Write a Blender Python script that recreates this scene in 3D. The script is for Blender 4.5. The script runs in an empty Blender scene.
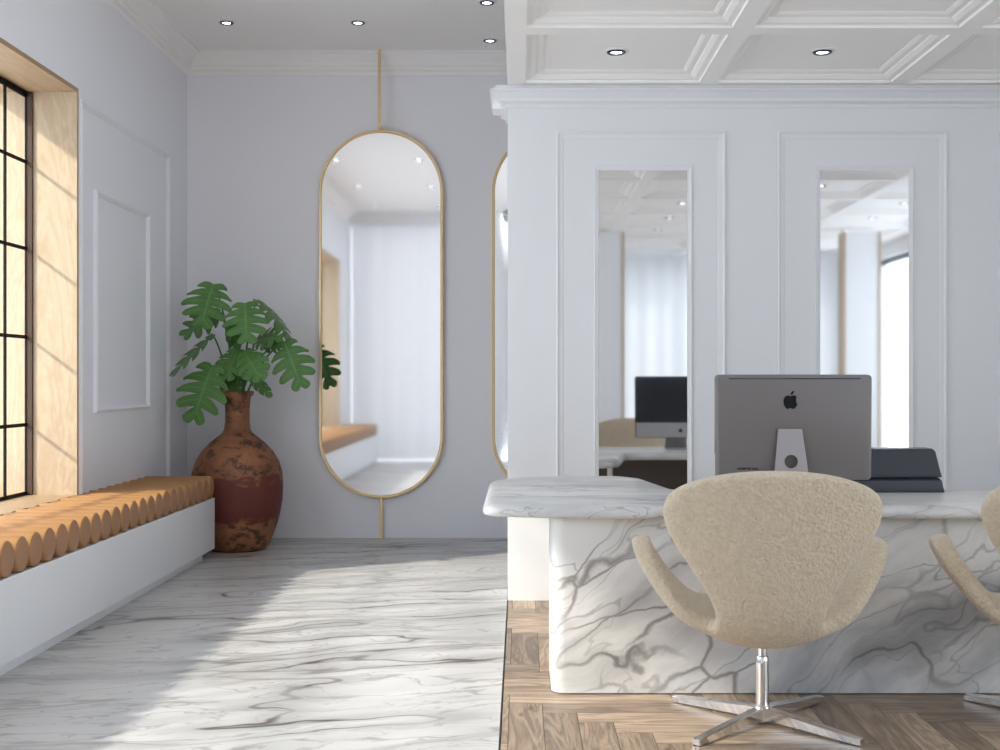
import bpy, bmesh, math, random
from mathutils import Vector, Matrix
random.seed(7)
S = bpy.context.scene
COL = S.collection
PI = math.pi
ORD = ['', 'first', 'second', 'third', 'fourth', 'fifth', 'sixth', 'seventh', 'eighth', 'ninth', 'tenth', 'eleventh', 'twelfth',
       'thirteenth', 'fourteenth', 'fifteenth', 'sixteenth', 'seventeenth', 'eighteenth', 'nineteenth']
TENS = {20: ('twentieth', 'twenty'), 30: ('thirtieth', 'thirty'), 40: ('fortieth', 'forty'), 50: ('fiftieth', 'fifty')}
def ordinal(n):
    if n < 20: return ORD[n]
    t = n // 10 * 10
    return TENS[t][0] if n == t else TENS[t][1] + '-' + ORD[n - t]

# ------------------------------------------------------------------ materials
def mat(name):
    m = bpy.data.materials.new(name); m.use_nodes = True
    nt = m.node_tree; nt.nodes.clear()
    out = nt.nodes.new('ShaderNodeOutputMaterial')
    b = nt.nodes.new('ShaderNodeBsdfPrincipled')
    nt.links.new(b.outputs[0], out.inputs[0])
    return m, nt, b
class G:
    """tiny node-graph helper"""
    def __init__(s, nt): s.nt = nt
    def n(s, t, ins=None, **kw):
        nd = s.nt.nodes.new(t)
        for k, v in kw.items(): setattr(nd, k, v)
        for k, v in (ins or {}).items():
            sock = nd.inputs[k]
            if isinstance(v, bpy.types.NodeSocket): s.nt.links.new(v, sock)
            else: sock.default_value = v
        return nd
    def math(s, op, a, b=0.0, c=0.0, clamp=False):
        return s.n('ShaderNodeMath', {0: a, 1: b, 2: c}, operation=op, use_clamp=clamp).outputs[0]
    def mix(s, f, a, b):
        nd = s.nt.nodes.new('ShaderNodeMix'); nd.data_type = 'RGBA'
        for k, v in ((0, f), (6, a), (7, b)):
            if isinstance(v, bpy.types.NodeSocket): s.nt.links.new(v, nd.inputs[k])
            else: nd.inputs[k].default_value = v
        return nd.outputs[2]
    def rng(s, v, a, b, c=0.0, d=1.0, smooth=False):
        return s.n('ShaderNodeMapRange', {0: v, 1: a, 2: b, 3: c, 4: d}, interpolation_type='SMOOTHSTEP' if smooth else 'LINEAR').outputs[0]
    def noise(s, vec, scale, detail=3.0, rough=.5, dist=0.0):
        return s.n('ShaderNodeTexNoise', {'Vector': vec, 'Scale': scale, 'Detail': detail, 'Roughness': rough, 'Distortion': dist})
    def mapping(s, vec, loc=(0,0,0), rot=(0,0,0), scale=(1,1,1)):
        return s.n('ShaderNodeMapping', {0: vec, 1: loc, 2: rot, 3: scale}).outputs[0]
    def coord(s, which='Object'):
        return s.n('ShaderNodeTexCoord').outputs[which]
    def bump(s, h, strength, dist=.01):
        return s.n('ShaderNodeBump', {'Height': h, 'Strength': strength, 'Distance': dist}).outputs[0]
def c4(c): return (c[0], c[1], c[2], 1.0)

def plain(name, c, rough=.5, metal=0.0, bump=None, spec=.5, var=0.0):
    m, nt, b = mat(name); g = G(nt)
    b.inputs['Base Color'].default_value = c4(c)
    b.inputs['Roughness'].default_value = rough
    b.inputs['Metallic'].default_value = metal
    b.inputs['Specular IOR Level'].default_value = spec
    co = g.coord()
    if var:
        f = g.noise(co, 6.0, 4).outputs[0]
        nt.links.new(g.mix(f, c4([x*(1-var) for x in c]), c4([min(1, x*(1+var)) for x in c])), b.inputs['Base Color'])
    if bump:
        nt.links.new(g.bump(g.noise(co, bump[0], 3).outputs[0], bump[1], bump[2] if len(bump) > 2 else .01), b.inputs['Normal'])
    return m
M = {}
M['wall'] = plain('white_wall_paint', (.77, .775, .785), .6, bump=(160, .04))
M['leftwall'] = plain('left_wall_paint', (.85, .86, .90), .6, bump=(160, .04))
M['hallwall'] = plain('hall_wall_plaster', (.86, .86, .90), .65, bump=(120, .05))
M['ceil'] = plain('ceiling_paint', (.90, .875, .85), .7)
M['hallceil'] = plain('hall_ceiling_paint', (.92, .90, .885), .7)
M['white'] = plain('white_lacquer', (.80, .81, .83), .35)
M['brass'] = plain('brushed_brass', (.74, .55, .31), .36, 1.0)
M['mirror'] = plain('mirror_silver', (.95, .95, .955), .042, 1.0)
M['panelmirror'] = plain('panel_mirror_silver', (.86, .87, .88), .035, 1.0)
M['steel'] = plain('black_window_steel', (.008, .007, .007), .6, spec=.15)
M['bronze'] = plain('dark_bronze_frame', (.075, .045, .030), .6, spec=.2)
M['chrome'] = plain('polished_aluminium', (.85, .85, .86), .12, 1.0)
M['alu'] = plain('space_grey_aluminium', (.205, .188, .185), .55, .35, bump=(700, .05))
M['alulight'] = plain('silver_aluminium', (.52, .50, .51), .38, .7)
M['alustand'] = plain('grey_aluminium_stand', (.38, .36, .36), .55, .4)
M['screen'] = plain('black_glass_screen', (.012, .014, .02), .08)
M['black'] = plain('black_print', (.006, .006, .007), .6, spec=.2)
M['dark'] = plain('dark_grey_lacquer', (.042, .048, .062), .24)
M['darkbrown'] = plain('dark_umber_laminate', (.085, .07, .06), .5)
M['blackring'] = plain('downlight_ring_black', (.01, .01, .014), .35)
M['soil'] = plain('dark_soil', (.03, .02, .015), .9, bump=(60, .6))
M['seam'] = plain('black_joint', (.01, .01, .01), .6)

def emit(name, c, s):
    m = bpy.data.materials.new(name); m.use_nodes = True; nt = m.node_tree; nt.nodes.clear()
    e = nt.nodes.new('ShaderNodeEmission'); e.inputs[0].default_value = c4(c); e.inputs[1].default_value = s
    o = nt.nodes.new('ShaderNodeOutputMaterial'); nt.links.new(e.outputs[0], o.inputs[0]); return m
M['lamp'] = emit('downlight_glow', (.93, .96, 1.0), 9.0)

def glass():
    m = bpy.data.materials.new('window_glass'); m.use_nodes = True; nt = m.node_tree; nt.nodes.clear(); g = G(nt)
    fr = g.n('ShaderNodeFresnel', {'IOR': 1.25}).outputs[0]
    front = g.math('SUBTRACT', 1.0, g.n('ShaderNodeNewGeometry').outputs['Backfacing'])
    fr = g.math('MULTIPLY', g.math('MULTIPLY', fr, front), .6)
    t = g.n('ShaderNodeBsdfTransparent', {'Color': (.97, .98, .975, 1)}).outputs[0]
    gl = g.n('ShaderNodeBsdfGlossy', {'Roughness': .02}).outputs[0]
    mx = g.n('ShaderNodeMixShader', {0: fr, 1: t, 2: gl}).outputs[0]
    o = g.n('ShaderNodeOutputMaterial', {0: mx}); return m
M['glass'] = glass()

def marble_floor():
    m, nt, b = mat('streaked_white_marble'); g = G(nt)
    co = g.coord()
    p = g.mapping(co, rot=(0, 0, math.radians(-13)))
    warp = g.noise(g.mapping(p, scale=(.55, 1.1, 1)), 1.6, 4, .55).outputs[1]
    wv = g.n('ShaderNodeVectorMath', {0: warp, 1: (.5, .5, .5)}, operation='SUBTRACT').outputs[0]
    wv = g.n('ShaderNodeVectorMath', {0: wv, 1: (.0, .55, 0)}, operation='MULTIPLY').outputs[0]
    q = g.n('ShaderNodeVectorMath', {0: p, 1: wv}, operation='ADD').outputs[0]
    def veins(sx, sy, scale, width, off, det=2.0):
        f = g.noise(g.mapping(q, loc=off, scale=(sx, sy, 1)), scale, det, .5).outputs[0]
        d = g.math('ABSOLUTE', g.math('SUBTRACT', f, .5))
        return g.rng(d, 0.0, width, 1.0, 0.0, True)
    mask = g.rng(g.noise(g.mapping(p, loc=(3, 1, 0), scale=(.7, 2.0, 1)), 1.3, 3).outputs[0], .34, .58, .20, 1.0)
    v1 = g.math('MULTIPLY', veins(.22, 1.0, 2.2, .016, (1.3, 2.1, 0)), mask)
    v2 = g.math('MULTIPLY', veins(.25, 1.3, 3.6, .020, (5.2, .4, 0), 3.0), .46)
    v3 = g.math('MULTIPLY', veins(.2, 1.0, 2.2, .075, (1.3, 2.1, 0)), .26)
    v4 = g.math('MULTIPLY', veins(.45, 1.5, 6.0, .018, (8.2, 3.4, 0), 4.0), .34)
    v = g.math('MAXIMUM', g.math('MAXIMUM', v1, v2), g.math('MAXIMUM', v3, v4))
    cloud = g.noise(g.mapping(q, scale=(.4, 1.6, 1)), 1.5, 5, .6).outputs[0]
    base = g.mix(g.rng(cloud, .35, .75), (.63, .62, .605, 1), (.49, .49, .49, 1))
    colv = g.mix(g.noise(p, .9, 2).outputs[0], (.055, .06, .07, 1), (.17, .14, .11, 1))
    nt.links.new(g.mix(v, base, colv), b.inputs['Base Color'])
    b.inputs['Roughness'].default_value = .30
    b.inputs['Specular IOR Level'].default_value = .4
    return m
M['marblefloor'] = marble_floor()

def marble_desk(name, rot, streak=False):
    m, nt, b = mat(name); g = G(nt)
    co = g.coord()
    warp = g.noise(co, 1.5, 3, .55).outputs[1]
    wv = g.n('ShaderNodeVectorMath', {0: warp, 1: (.5, .5, .5)}, operation='SUBTRACT').outputs[0]
    wv = g.n('ShaderNodeVectorMath', {0: wv, 1: (.42, .42, .42)}, operation='MULTIPLY').outputs[0]
    q = g.n('ShaderNodeVectorMath', {0: co, 1: wv}, operation='ADD').outputs[0]
    w2 = g.n('ShaderNodeVectorMath', {0: g.noise(co, 9.0, 3, .6).outputs[1], 1: (.035, .035, .035)}, operation='MULTIPLY').outputs[0]
    q = g.n('ShaderNodeVectorMath', {0: q, 1: w2}, operation='ADD').outputs[0]
    q = g.mapping(q, rot=rot)
    def veins(sc, scale, width, off, det=1.0):
        f = g.noise(g.mapping(q, loc=off, scale=sc), scale, det, .4).outputs[0]
        d = g.math('ABSOLUTE', g.math('SUBTRACT', f, .5))
        return g.rng(d, 0.0, width, 1.0, 0.0, True)
    sc = (.20, 1.3, 1.3) if streak else (.30, .6, 1.1)
    s1 = 4.0 if streak else 2.1
    mask = g.rng(g.noise(g.mapping(co, loc=(2, 5, 1)), 1.5, 2).outputs[0], .42, .62, .10, .9)
    v1 = g.math('MULTIPLY', veins(sc, s1, .0115, (3.1, .7, 1.9)), mask)
    v2 = g.math('MULTIPLY', veins(sc, s1, .085, (3.1, .7, 1.9)), g.math('MULTIPLY', mask, .40))
    cells = g.n('ShaderNodeTexVoronoi', {'Vector': g.mapping(q, scale=(.42, .7, 1)), 'Scale': 4.6}, feature='DISTANCE_TO_EDGE').outputs[0]
    mk2 = g.rng(g.noise(g.mapping(co, loc=(7, 2, 4)), 1.9, 2).outputs[0], .40, .60, 0.0, .75)
    v3 = g.math('MULTIPLY', g.rng(cells, 0.0, .040, 1.0, 0.0, True), mk2 if not streak else 0.0)
    v4 = g.math('MULTIPLY', veins(sc, s1*2.0, .011, (9.3, 4.4, 2.2), 3.0), .46)
    v = g.math('MAXIMUM', g.math('MAXIMUM', v1, v2), g.math('MAXIMUM', v3, v4))
    cloud = g.noise(g.mapping(q, loc=(1, 1, 3), scale=(.28, .7, 1.2)), 2.0, 6, .62).outputs[0]
    base = g.mix(g.rng(cloud, .47, .72), (.80, .79, .77, 1), (.34, .35, .37, 1))
    colv = g.mix(g.noise(co, 1.3, 2).outputs[0], (.085, .09, .105, 1), (.19, .16, .125, 1))
    nt.links.new(g.mix(v, base, colv), b.inputs['Base Color'])
    b.inputs['Roughness'].default_value = .28
    return m
M['marbledesk'] = marble_desk('bold_veined_marble', (0, math.radians(32), 0))
M['marbletop'] = marble_desk('streaked_counter_marble', (0, 0, math.radians(3)), True)

def wood(name, a, bcol, knots, axis_scale, rough=.5, coord='Object', attr=None):
    m, nt, b = mat(name); g = G(nt)
    co = g.coord(coord)
    p = g.mapping(co, scale=axis_scale)
    w = g.noise(p, 1.2, 4, .6, 1.2).outputs[0]
    rings = g.math('FRACT', g.math('MULTIPLY', w, 9.0))
    rings = g.math('PINGPONG', g.math('MULTIPLY', w, 18.0), 1.0)
    fine = g.noise(g.mapping(p, scale=(1, 4, 4)), 9.0, 4, .7).outputs[0]
    f = g.math('ADD', g.math('MULTIPLY', rings, .55), g.math('MULTIPLY', fine, .6))
    col = g.mix(g.rng(f, .15, 1.0), c4(a), c4(bcol))
    if knots:
        k = g.n('ShaderNodeTexVoronoi', {'Vector': g.mapping(co, scale=knots[0]), 'Scale': knots[1]}, feature='F1').outputs[0]
        kk = g.rng(k, .03, .12, .75, 0.0, True)
        col = g.mix(kk, col, c4([x*.38 for x in bcol]))
    if attr:
        at = g.n('ShaderNodeAttribute', attribute_name=attr).outputs['Color']
        col = g.n('ShaderNodeMix', data_type='RGBA', blend_type='MULTIPLY')
    nt.links.new(col if not attr else col.outputs[2], b.inputs['Base Color'])
    b.inputs['Roughness'].default_value = rough
    return m
M['birch'] = wood('pale_birch_veneer', (.50, .385, .255), (.41, .29, .175), None, (3.2, 3.2, .55), .5)
M['birchshade'] = wood('shaded_birch_veneer', (.42, .285, .165), (.33, .21, .115), None, (3.2, .55, 3.2), .5)  # darker copy of the birch, shade of the window head put into its colour

def herring():
    m, nt, b = mat('oak_herringbone'); g = G(nt)
    uv = g.n('ShaderNodeUVMap', uv_map='UVMap').outputs[0]
    tone = g.n('ShaderNodeAttribute', attribute_name='tone', attribute_type='GEOMETRY').outputs['Fac']
    p = g.mapping(uv, scale=(1.1, 9.0, 1))
    w = g.noise(p, 1.3, 3, .55, .9).outputs[0]
    rings = g.math('PINGPONG', g.math('MULTIPLY', w, 11.0), 1.0)
    fine = g.noise(g.mapping(uv, scale=(3, 60, 1)), 3.0, 4, .7).outputs[0]
    f = g.math('ADD', g.math('MULTIPLY', rings, .55), g.math('MULTIPLY', fine, .65))
    light = g.mix(tone, (.60, .455, .32, 1), (.31, .225, .155, 1))
    dark = g.mix(tone, (.25, .18, .125, 1), (.10, .07, .05, 1))
    col = g.mix(g.rng(f, .2, 1.0), light, dark)
    k = g.n('ShaderNodeTexVoronoi', {'Vector': g.mapping(uv, scale=(2.2, 5.5, 1)), 'Scale': 1.3}, feature='F1').outputs[0]
    col = g.mix(g.rng(k, .03, .13, .8, 0.0, True), col, (.12, .07, .045, 1))
    nt.links.new(col, b.inputs['Base Color'])
    b.inputs['Roughness'].default_value = .38
    nt.links.new(g.bump(fine, .08, .004), b.inputs['Normal'])
    return m
M['herring'] = herring()

def leather():
    m, nt, b = mat('tan_leather'); g = G(nt); co = g.coord()
    f = g.noise(g.mapping(co, scale=(1, 1, 1)), 9.0, 4).outputs[0]
    nt.links.new(g.mix(f, (.34, .165, .055, 1), (.43, .225, .085, 1)), b.inputs['Base Color'])
    b.inputs['Roughness'].default_value = .52
    nt.links.new(g.bump(g.noise(co, 260, 3).outputs[0], .12, .003), b.inputs['Normal'])
    return m
M['leather'] = leather()
M['leathershade'] = plain('shaded_leather_cap', (.36, .185, .095), .5, bump=(240, .12, .003), var=.08)  # browner copy of the leather; shade on the roll ends is painted in

def boucle():
    m, nt, b = mat('beige_boucle_wool'); g = G(nt); co = g.coord()
    n1 = g.noise(co, 88, 2, .6, .2).outputs[0]
    f = g.noise(co, 38, 4, .7).outputs[0]
    nt.links.new(g.mix(g.math('ADD', g.math('MULTIPLY', n1, .5), g.math('MULTIPLY', f, .5)), (.42, .335, .235, 1), (.88, .765, .59, 1)), b.inputs['Base Color'])
    b.inputs['Roughness'].default_value = .95
    b.inputs['Specular IOR Level'].default_value = .1
    b.inputs['Sheen Weight'].default_value = .25
    nt.links.new(g.bump(n1, .65, .016), b.inputs['Normal'])
    return m
M['boucle'] = boucle()

def terracotta():
    m, nt, b = mat('weathered_terracotta'); g = G(nt); co = g.coord()
    xyz = g.n('ShaderNodeSeparateXYZ', {0: co})
    n1 = g.noise(co, 5.0, 6, .65).outputs[0]
    base = g.mix(g.rng(n1, .3, .7), (.16, .058, .027, 1), (.40, .165, .072, 1))
    # red glazed band round the belly, with a ragged edge
    rag = g.math('MULTIPLY', g.math('SUBTRACT', g.noise(g.mapping(co, scale=(1, 1, 2)), 7.0, 4).outputs[0], .5), .30)
    zz = g.math('ADD', xyz.outputs[2], rag)
    band = g.math('MULTIPLY', g.rng(zz, .19, .215), g.rng(zz, .50, .525, 1.0, 0.0))
    base = g.mix(g.math('MULTIPLY', band, .9), base, (.125, .020, .015, 1))
    sp = g.noise(g.mapping(co, scale=(1, 1, 1.7)), 9.0, 5, .7).outputs[0]
    sm = g.rng(sp, .51, .60)
    keep = g.math('SUBTRACT', 1.0, g.math('MULTIPLY', band, .85))
    base = g.mix(g.math('MULTIPLY', g.math('MULTIPLY', sm, .85), keep), base, (.035, .022, .014, 1))
    nt.links.new(base, b.inputs['Base Color'])
    b.inputs['Roughness'].default_value = .6
    nt.links.new(g.bump(g.noise(co, 30, 5).outputs[0], .35, .01), b.inputs['Normal'])
    return m
M['terracotta'] = terracotta()

def leafmat():
    m, nt, b = mat('monstera_leaf_green'); g = G(nt); co = g.coord()
    f = g.noise(co, 14, 3).outputs[0]
    uv = g.n('ShaderNodeSeparateXYZ', {0: g.n('ShaderNodeUVMap', uv_map='UVMap').outputs[0]})
    rib = g.math('MAXIMUM', g.rng(uv.outputs[0], 0.0, .07, 1.0, 0.0), g.math('MULTIPLY', g.rng(g.math('ABSOLUTE', uv.outputs[1]), 0.0, .16, .7, 0.0), g.rng(uv.outputs[0], .75, 1.0, 1.0, 0.0)))
    base = g.mix(f, (.048, .140, .030, 1), (.105, .265, .058, 1))
    nt.links.new(g.mix(g.math('MULTIPLY', rib, .55), base, (.22, .40, .14, 1)), b.inputs['Base Color'])
    b.inputs['Roughness'].default_value = .42
    return m
M['leaf'] = leafmat()
M['stalk'] = plain('green_stalk', (.06, .14, .04), .5)

# ------------------------------------------------------------------ object helpers
def obj(name, bm, material, parent=None, smooth=False, angle=None):
    me = bpy.data.meshes.new(name)
    bmesh.ops.recalc_face_normals(bm, faces=bm.faces[:])
    bm.to_mesh(me); bm.free()
    if material is not None:
        for mm in (material if isinstance(material, (list, tuple)) else [material]): me.materials.append(mm)
    if smooth:
        for p in me.polygons: p.use_smooth = True
        if angle: me.set_sharp_from_angle(angle=math.radians(angle))
    o = bpy.data.objects.new(name, me); COL.objects.link(o)
    if parent is not None: o.parent = parent
    return o
def thing(name, label, cat, loc=(0,0,0), rotz=0.0, group=None):
    o = bpy.data.objects.new(name, None); COL.objects.link(o)
    o.empty_display_size = .1
    o.location = loc; o.rotation_euler = (0, 0, rotz)
    return tag(o, label, cat, group)
def tag(o, label, cat, group=None):
    o['label'] = label; o['category'] = cat
    if group: o['group'] = group
    return o
def struct(name, bm, m, parent=None, **kw):
    o = obj(name, bm, m, parent, **kw); o['kind'] = 'structure'; return o
def copy_tree(o, parent=None):
    c = o.copy(); COL.objects.link(c)
    if parent is not None: c.parent = parent
    for ch in list(o.children): copy_tree(ch, c)
    return c
def box(bm, x0, x1, y0, y1, z0, z1, bevel=0.0, seg=2):
    r = bmesh.ops.create_cube(bm, size=1.0)
    vs = r['verts']
    for v in vs:
        v.co = Vector(((x0+x1)/2 + v.co.x*(x1-x0), (y0+y1)/2 + v.co.y*(y1-y0), (z0+z1)/2 + v.co.z*(z1-z0)))
    if bevel:
        es = list({e for v in vs for e in v.link_edges})
        bmesh.ops.bevel(bm, geom=es, offset=bevel, segments=seg, profile=.5, affect='EDGES')
    return bm
def B(*a, **k): return box(bmesh.new(), *a, **k)
def lathe(bm, prof, n=48, cx=0, cy=0, sq=0):
    rings = []
    for r, z in prof:
        if r < 1e-5: rings.append([bm.verts.new((cx, cy, z))])
        else: rings.append([bm.verts.new((cx + r*math.cos(2*PI*i/n), cy + r*math.sin(2*PI*i/n), z)) for i in range(n)])
    for a, b in zip(rings, rings[1:]):
        for i in range(n):
            j = (i+1) % n
            if len(a) == 1 and len(b) == 1: continue
            if len(a) == 1: bm.faces.new((a[0], b[j], b[i]))
            elif len(b) == 1: bm.faces.new((a[i], a[j], b[0]))
            else: bm.faces.new((a[i], a[j], b[j], b[i]))
    return bm
def tube(bm, pts, radii, n=8, cap=True):
    pts = [Vector(p) for p in pts]; rings = []
    if not isinstance(radii, (list, tuple)): radii = [radii]*len(pts)
    up = None
    for i, p in enumerate(pts):
        d = (pts[min(i+1, len(pts)-1)] - pts[max(i-1, 0)]).normalized()
        if up is None:
            up = Vector((0, 0, 1)) if abs(d.z) < .9 else Vector((1, 0, 0))
        s = d.cross(up).normalized(); u = s.cross(d).normalized(); up = u
        rings.append([bm.verts.new(p + radii[i]*(s*math.cos(2*PI*k/n) + u*math.sin(2*PI*k/n))) for k in range(n)])
    for a, b in zip(rings, rings[1:]):
        for k in range(n): bm.faces.new((a[k], a[(k+1) % n], b[(k+1) % n], b[k]))
    if cap:
        bm.faces.new(rings[0][::-1]); bm.faces.new(rings[-1])
    return bm
def sweep(bm, path, prof, closed=False):
    """prof = [(proj, z)], path = 2-D points; proj goes to the LEFT of travel; mitred corners"""
    n = len(path); P = [Vector(p) for p in path]; dirs = []
    segs = n if closed else n-1
    for i in range(segs): dirs.append((P[(i+1) % n] - P[i]).normalized())
    offs = []
    for i in range(n):
        if closed: a, b = dirs[i-1], dirs[i % segs]
        else: a, b = dirs[max(i-1, 0)], dirs[min(i, segs-1)]
        na, nb = Vector((-a.y, a.x)), Vector((-b.y, b.x))
        t = (na + nb); t = t / (1 + na.dot(nb))
        offs.append(t)
    cols = [[bm.verts.new((P[i].x + offs[i].x*d, P[i].y + offs[i].y*d, z)) for d, z in prof] for i in range(n)]
    for i in range(segs):
        a, b = cols[i], cols[(i+1) % n]
        for k in range(len(prof)-1): bm.faces.new((a[k], b[k], b[k+1], a[k+1]))
    if not closed:
        bm.faces.new(cols[0]); bm.faces.new(cols[-1][::-1])
    return bm
def frame_moulding(bm, axis, plane, a0, a1, z0, z1, prof, sign):
    """rectangular moulding on a wall. axis 'x': wall in XZ at y=plane, projects sign*y; axis 'y': wall in YZ at x=plane.
    prof = [(inset, projection)] from the outer edge inwards"""
    loops = []
    for ins, pr in prof:
        q = [(a0+ins, z0+ins), (a1-ins, z0+ins), (a1-ins, z1-ins), (a0+ins, z1-ins)]
        if axis == 'x': loops.append([bm.verts.new((a, plane + sign*pr, z)) for a, z in q])
        else: loops.append([bm.verts.new((plane + sign*pr, a, z)) for a, z in q])
    for A, Bq in zip(loops, loops[1:]):
        for i in range(4):
            j = (i+1) % 4
            bm.faces.new((A[i], A[j], Bq[j], Bq[i]))
    return bm
def extrude_poly(bm, pts, z0, z1):
    lo = [bm.verts.new((x, y, z0)) for x, y in pts]; hi = [bm.verts.new((x, y, z1)) for x, y in pts]
    bm.faces.new(lo[::-1]); bm.faces.new(hi)
    n = len(pts)
    for i in range(n): bm.faces.new((lo[i], lo[(i+1) % n], hi[(i+1) % n], hi[i]))
    return lo, hi
def round_poly(pts, rads, n=8):
    out = []; N = len(pts)
    for i in range(N):
        p = Vector(pts[i]); a = Vector(pts[i-1]); b = Vector(pts[(i+1) % N]); r = rads[i]
        if r <= 0: out.append(tuple(p)); continue
        da = (a-p).normalized(); db = (b-p).normalized()
        ang = da.angle(db); t = r/math.tan(ang/2)
        s = p + da*t; e = p + db*t
        c = p + (da+db).normalized()*(r/math.sin(ang/2))
        a0 = math.atan2(s.y-c.y, s.x-c.x); a1 = math.atan2(e.y-c.y, e.x-c.x)
        while a1-a0 > PI: a1 -= 2*PI
        while a1-a0 < -PI: a1 += 2*PI
        for k in range(n+1):
            th = a0 + (a1-a0)*k/n
            out.append((c.x + r*math.cos(th), c.y + r*math.sin(th)))
    return out

# ------------------------------------------------------------------ measures (metres; camera looks along +Y)
XL, ZC = -2.513, 3.645            # left wall face, hall ceiling
YB = 9.057                        # hall back wall
XO = -2.756                       # plane of the window frame
XOUT = -3.02                      # outer face of left wall
W0, W1, WS, WH = 1.39, 6.79, .545, 2.824   # window reveal
XE = -.067                        # edge of office zone
YP = 6.5                          # panelled wall face
ZO = 2.776                        # office soffit
XR = 4.25                         # right wall
YF = -2.25                        # wall behind the camera

# ------------------------------------------------------------------ floors
struct('floor_left', B(XL-.53, XE-.003, .2, YB+.2, -.12, 0), M['marblefloor'])
bm = B(XE-.006, XR+.2, YP+.05, YB+.2, -.12, 0)
struct('floor_back', bm, M['marblefloor'])
struct('trim_1', B(XE-.003, XE+.003, .2, YP+.05, -.06, .0008), M['seam'])

def herringbone(x0, x1, y0, y1, w, n, ox, oy):
    bm = bmesh.new()
    uvl = bm.loops.layers.uv.new('UVMap'); tl = bm.faces.layers.float.new('tone')
    def plank(ax0, ax1, ay0, ay1, horiz):
        cx0, cx1, cy0, cy1 = max(ax0, x0), min(ax1, x1), max(ay0, y0), min(ay1, y1)
        if cx1-cx0 < 1e-4 or cy1-cy0 < 1e-4: return
        gap = .0012
        vs = [bm.verts.new((x, y, 0)) for x, y in ((cx0+gap, cy0+gap), (cx1-gap, cy0+gap), (cx1-gap, cy1-gap), (cx0+gap, cy1-gap))]
        f = bm.faces.new(vs); f[tl] = random.random()
        ru, rv = random.uniform(0, 40), random.uniform(0, 40)
        for lp in f.loops:
            x, y = lp.vert.co.x, lp.vert.co.y
            lp[uvl].uv = ((x+ru, y+rv) if horiz else (y+ru, x+rv))
    i0, i1 = int((x0-ox)/w)-2*n-1, int((x1-ox)/w)+2*n+1
    j0, j1 = int((y0-oy)/w)-2*n-1, int((y1-oy)/w)+2*n+1
    for j in range(j0, j1+1):
        for i in range(i0, i1+1):
            t = (i+j) % (2*n)
            if t == 0: plank(ox+i*w, ox+(i+n)*w, oy+j*w, oy+(j+1)*w, True)
            if t == n: plank(ox+i*w, ox+(i+1)*w, oy+j*w, oy+(j+n)*w, False)
    plank(x0-.001-.04, x0-.001, y0, y1, False)
    return bm
bm = herringbone(XE+.003, XR, YF, YP, .122, 5, -.04, 4.437)
fl = struct('floor_right', bm, M['herring'])
sl = struct('subfloor', B(XE+.004, XR+.2, YF-.2, YP+.05, -.12, -.0015), M['darkbrown'])

# ------------------------------------------------------------------ left wall with its window
bm = bmesh.new()
box(bm, XOUT, XL, .2, W0-.025, 0, ZC)            # nearer pier
box(bm, XOUT, XL, W1+.025, YB+.2, 0, ZC)         # farther pier
box(bm, XOUT, XL, W0-.025, W1+.025, 0, WS-.025)  # below the sill
box(bm, XOUT, XL, W0-.025, W1+.025, WH+.025, ZC) # above the head
struct('wall_left', bm, M['leftwall'])
bm = bmesh.new()
box(bm, XOUT-.01, XL+.006, W1, W1+.025, WS-.025, WH+.025)
box(bm, XOUT-.01, XL+.006, W0-.025, W0, WS-.025, WH+.025)
struct('trim_2', bm, M['birch'])
bm = bmesh.new()
box(bm, XOUT-.01, XL+.006, W0, W1, WH, WH+.025)
box(bm, XOUT-.01, XL+.004, W0, W1, WS-.025, WS)
struct('trim_3', bm, M['birchshade'])
# window: bronze outer frame, black bars, panes
win = bpy.data.objects.new('window_1', None); COL.objects.link(win); win['kind'] = 'structure'
win.location = (XO, W1, WS)
def wl(bm):                                       # world -> window local
    bmesh.ops.translate(bm, verts=bm.verts[:], vec=(-XO, -W1, -WS)); return bm
bm = bmesh.new()
fx0, fx1 = XO-.028, XO
box(bm, fx0, fx1, W1-.014, W1, WS, WH); box(bm, fx0, fx1, W0, W0+.014, WS, WH)
obj('outer_frame', wl(bm), M['bronze'], win)
bm = bmesh.new()
bx0, bx1 = XO-.040, XO-.028
box(bm, bx0, bx1, W0+.004, W1-.004, WH-.035, WH); box(bm, bx0, bx1, W0+.004, W1-.004, WS, WS+.020)
box(bm, bx0, bx1, W1-.016, W1-.004, WS, WH); box(bm, bx0, bx1, W0+.004, W0+.016, WS, WH)
ys = []
y = 6.50
while y > W0+.15: ys.append(y); y -= .292
zs = [.942, 1.437, 1.936, 2.425]
for y in ys: box(bm, bx0, bx1, y-.0075, y+.0075, WS, WH)
obj('upright_bars', wl(bm), M['steel'], win)
bm = bmesh.new()
for z in zs: box(bm, bx0+.004, bx1-.002, W0+.004, W1-.004, z-.010, z+.010)
obj('cross_bars', wl(bm), M['steel'], win)
bm = B(XO-.036, XO-.032, W0+.004, W1-.004, WS+.004, WH-.004)
obj('pane', wl(bm), M['glass'], win)

# panel mouldings on the left wall
prof = [(0, 0), (.004, .016), (.016, .022), (.028, .012), (.036, .004), (.036, 0)]
bm = bmesh.new()
frame_moulding(bm, 'y', XL, W1+.03, 8.56, .30, 2.80, prof, 1)
frame_moulding(bm, 'y', XL, 7.07, 8.10, 1.00, 2.32, prof, 1)
struct('trim_4', bm, M['leftwall'])

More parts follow.
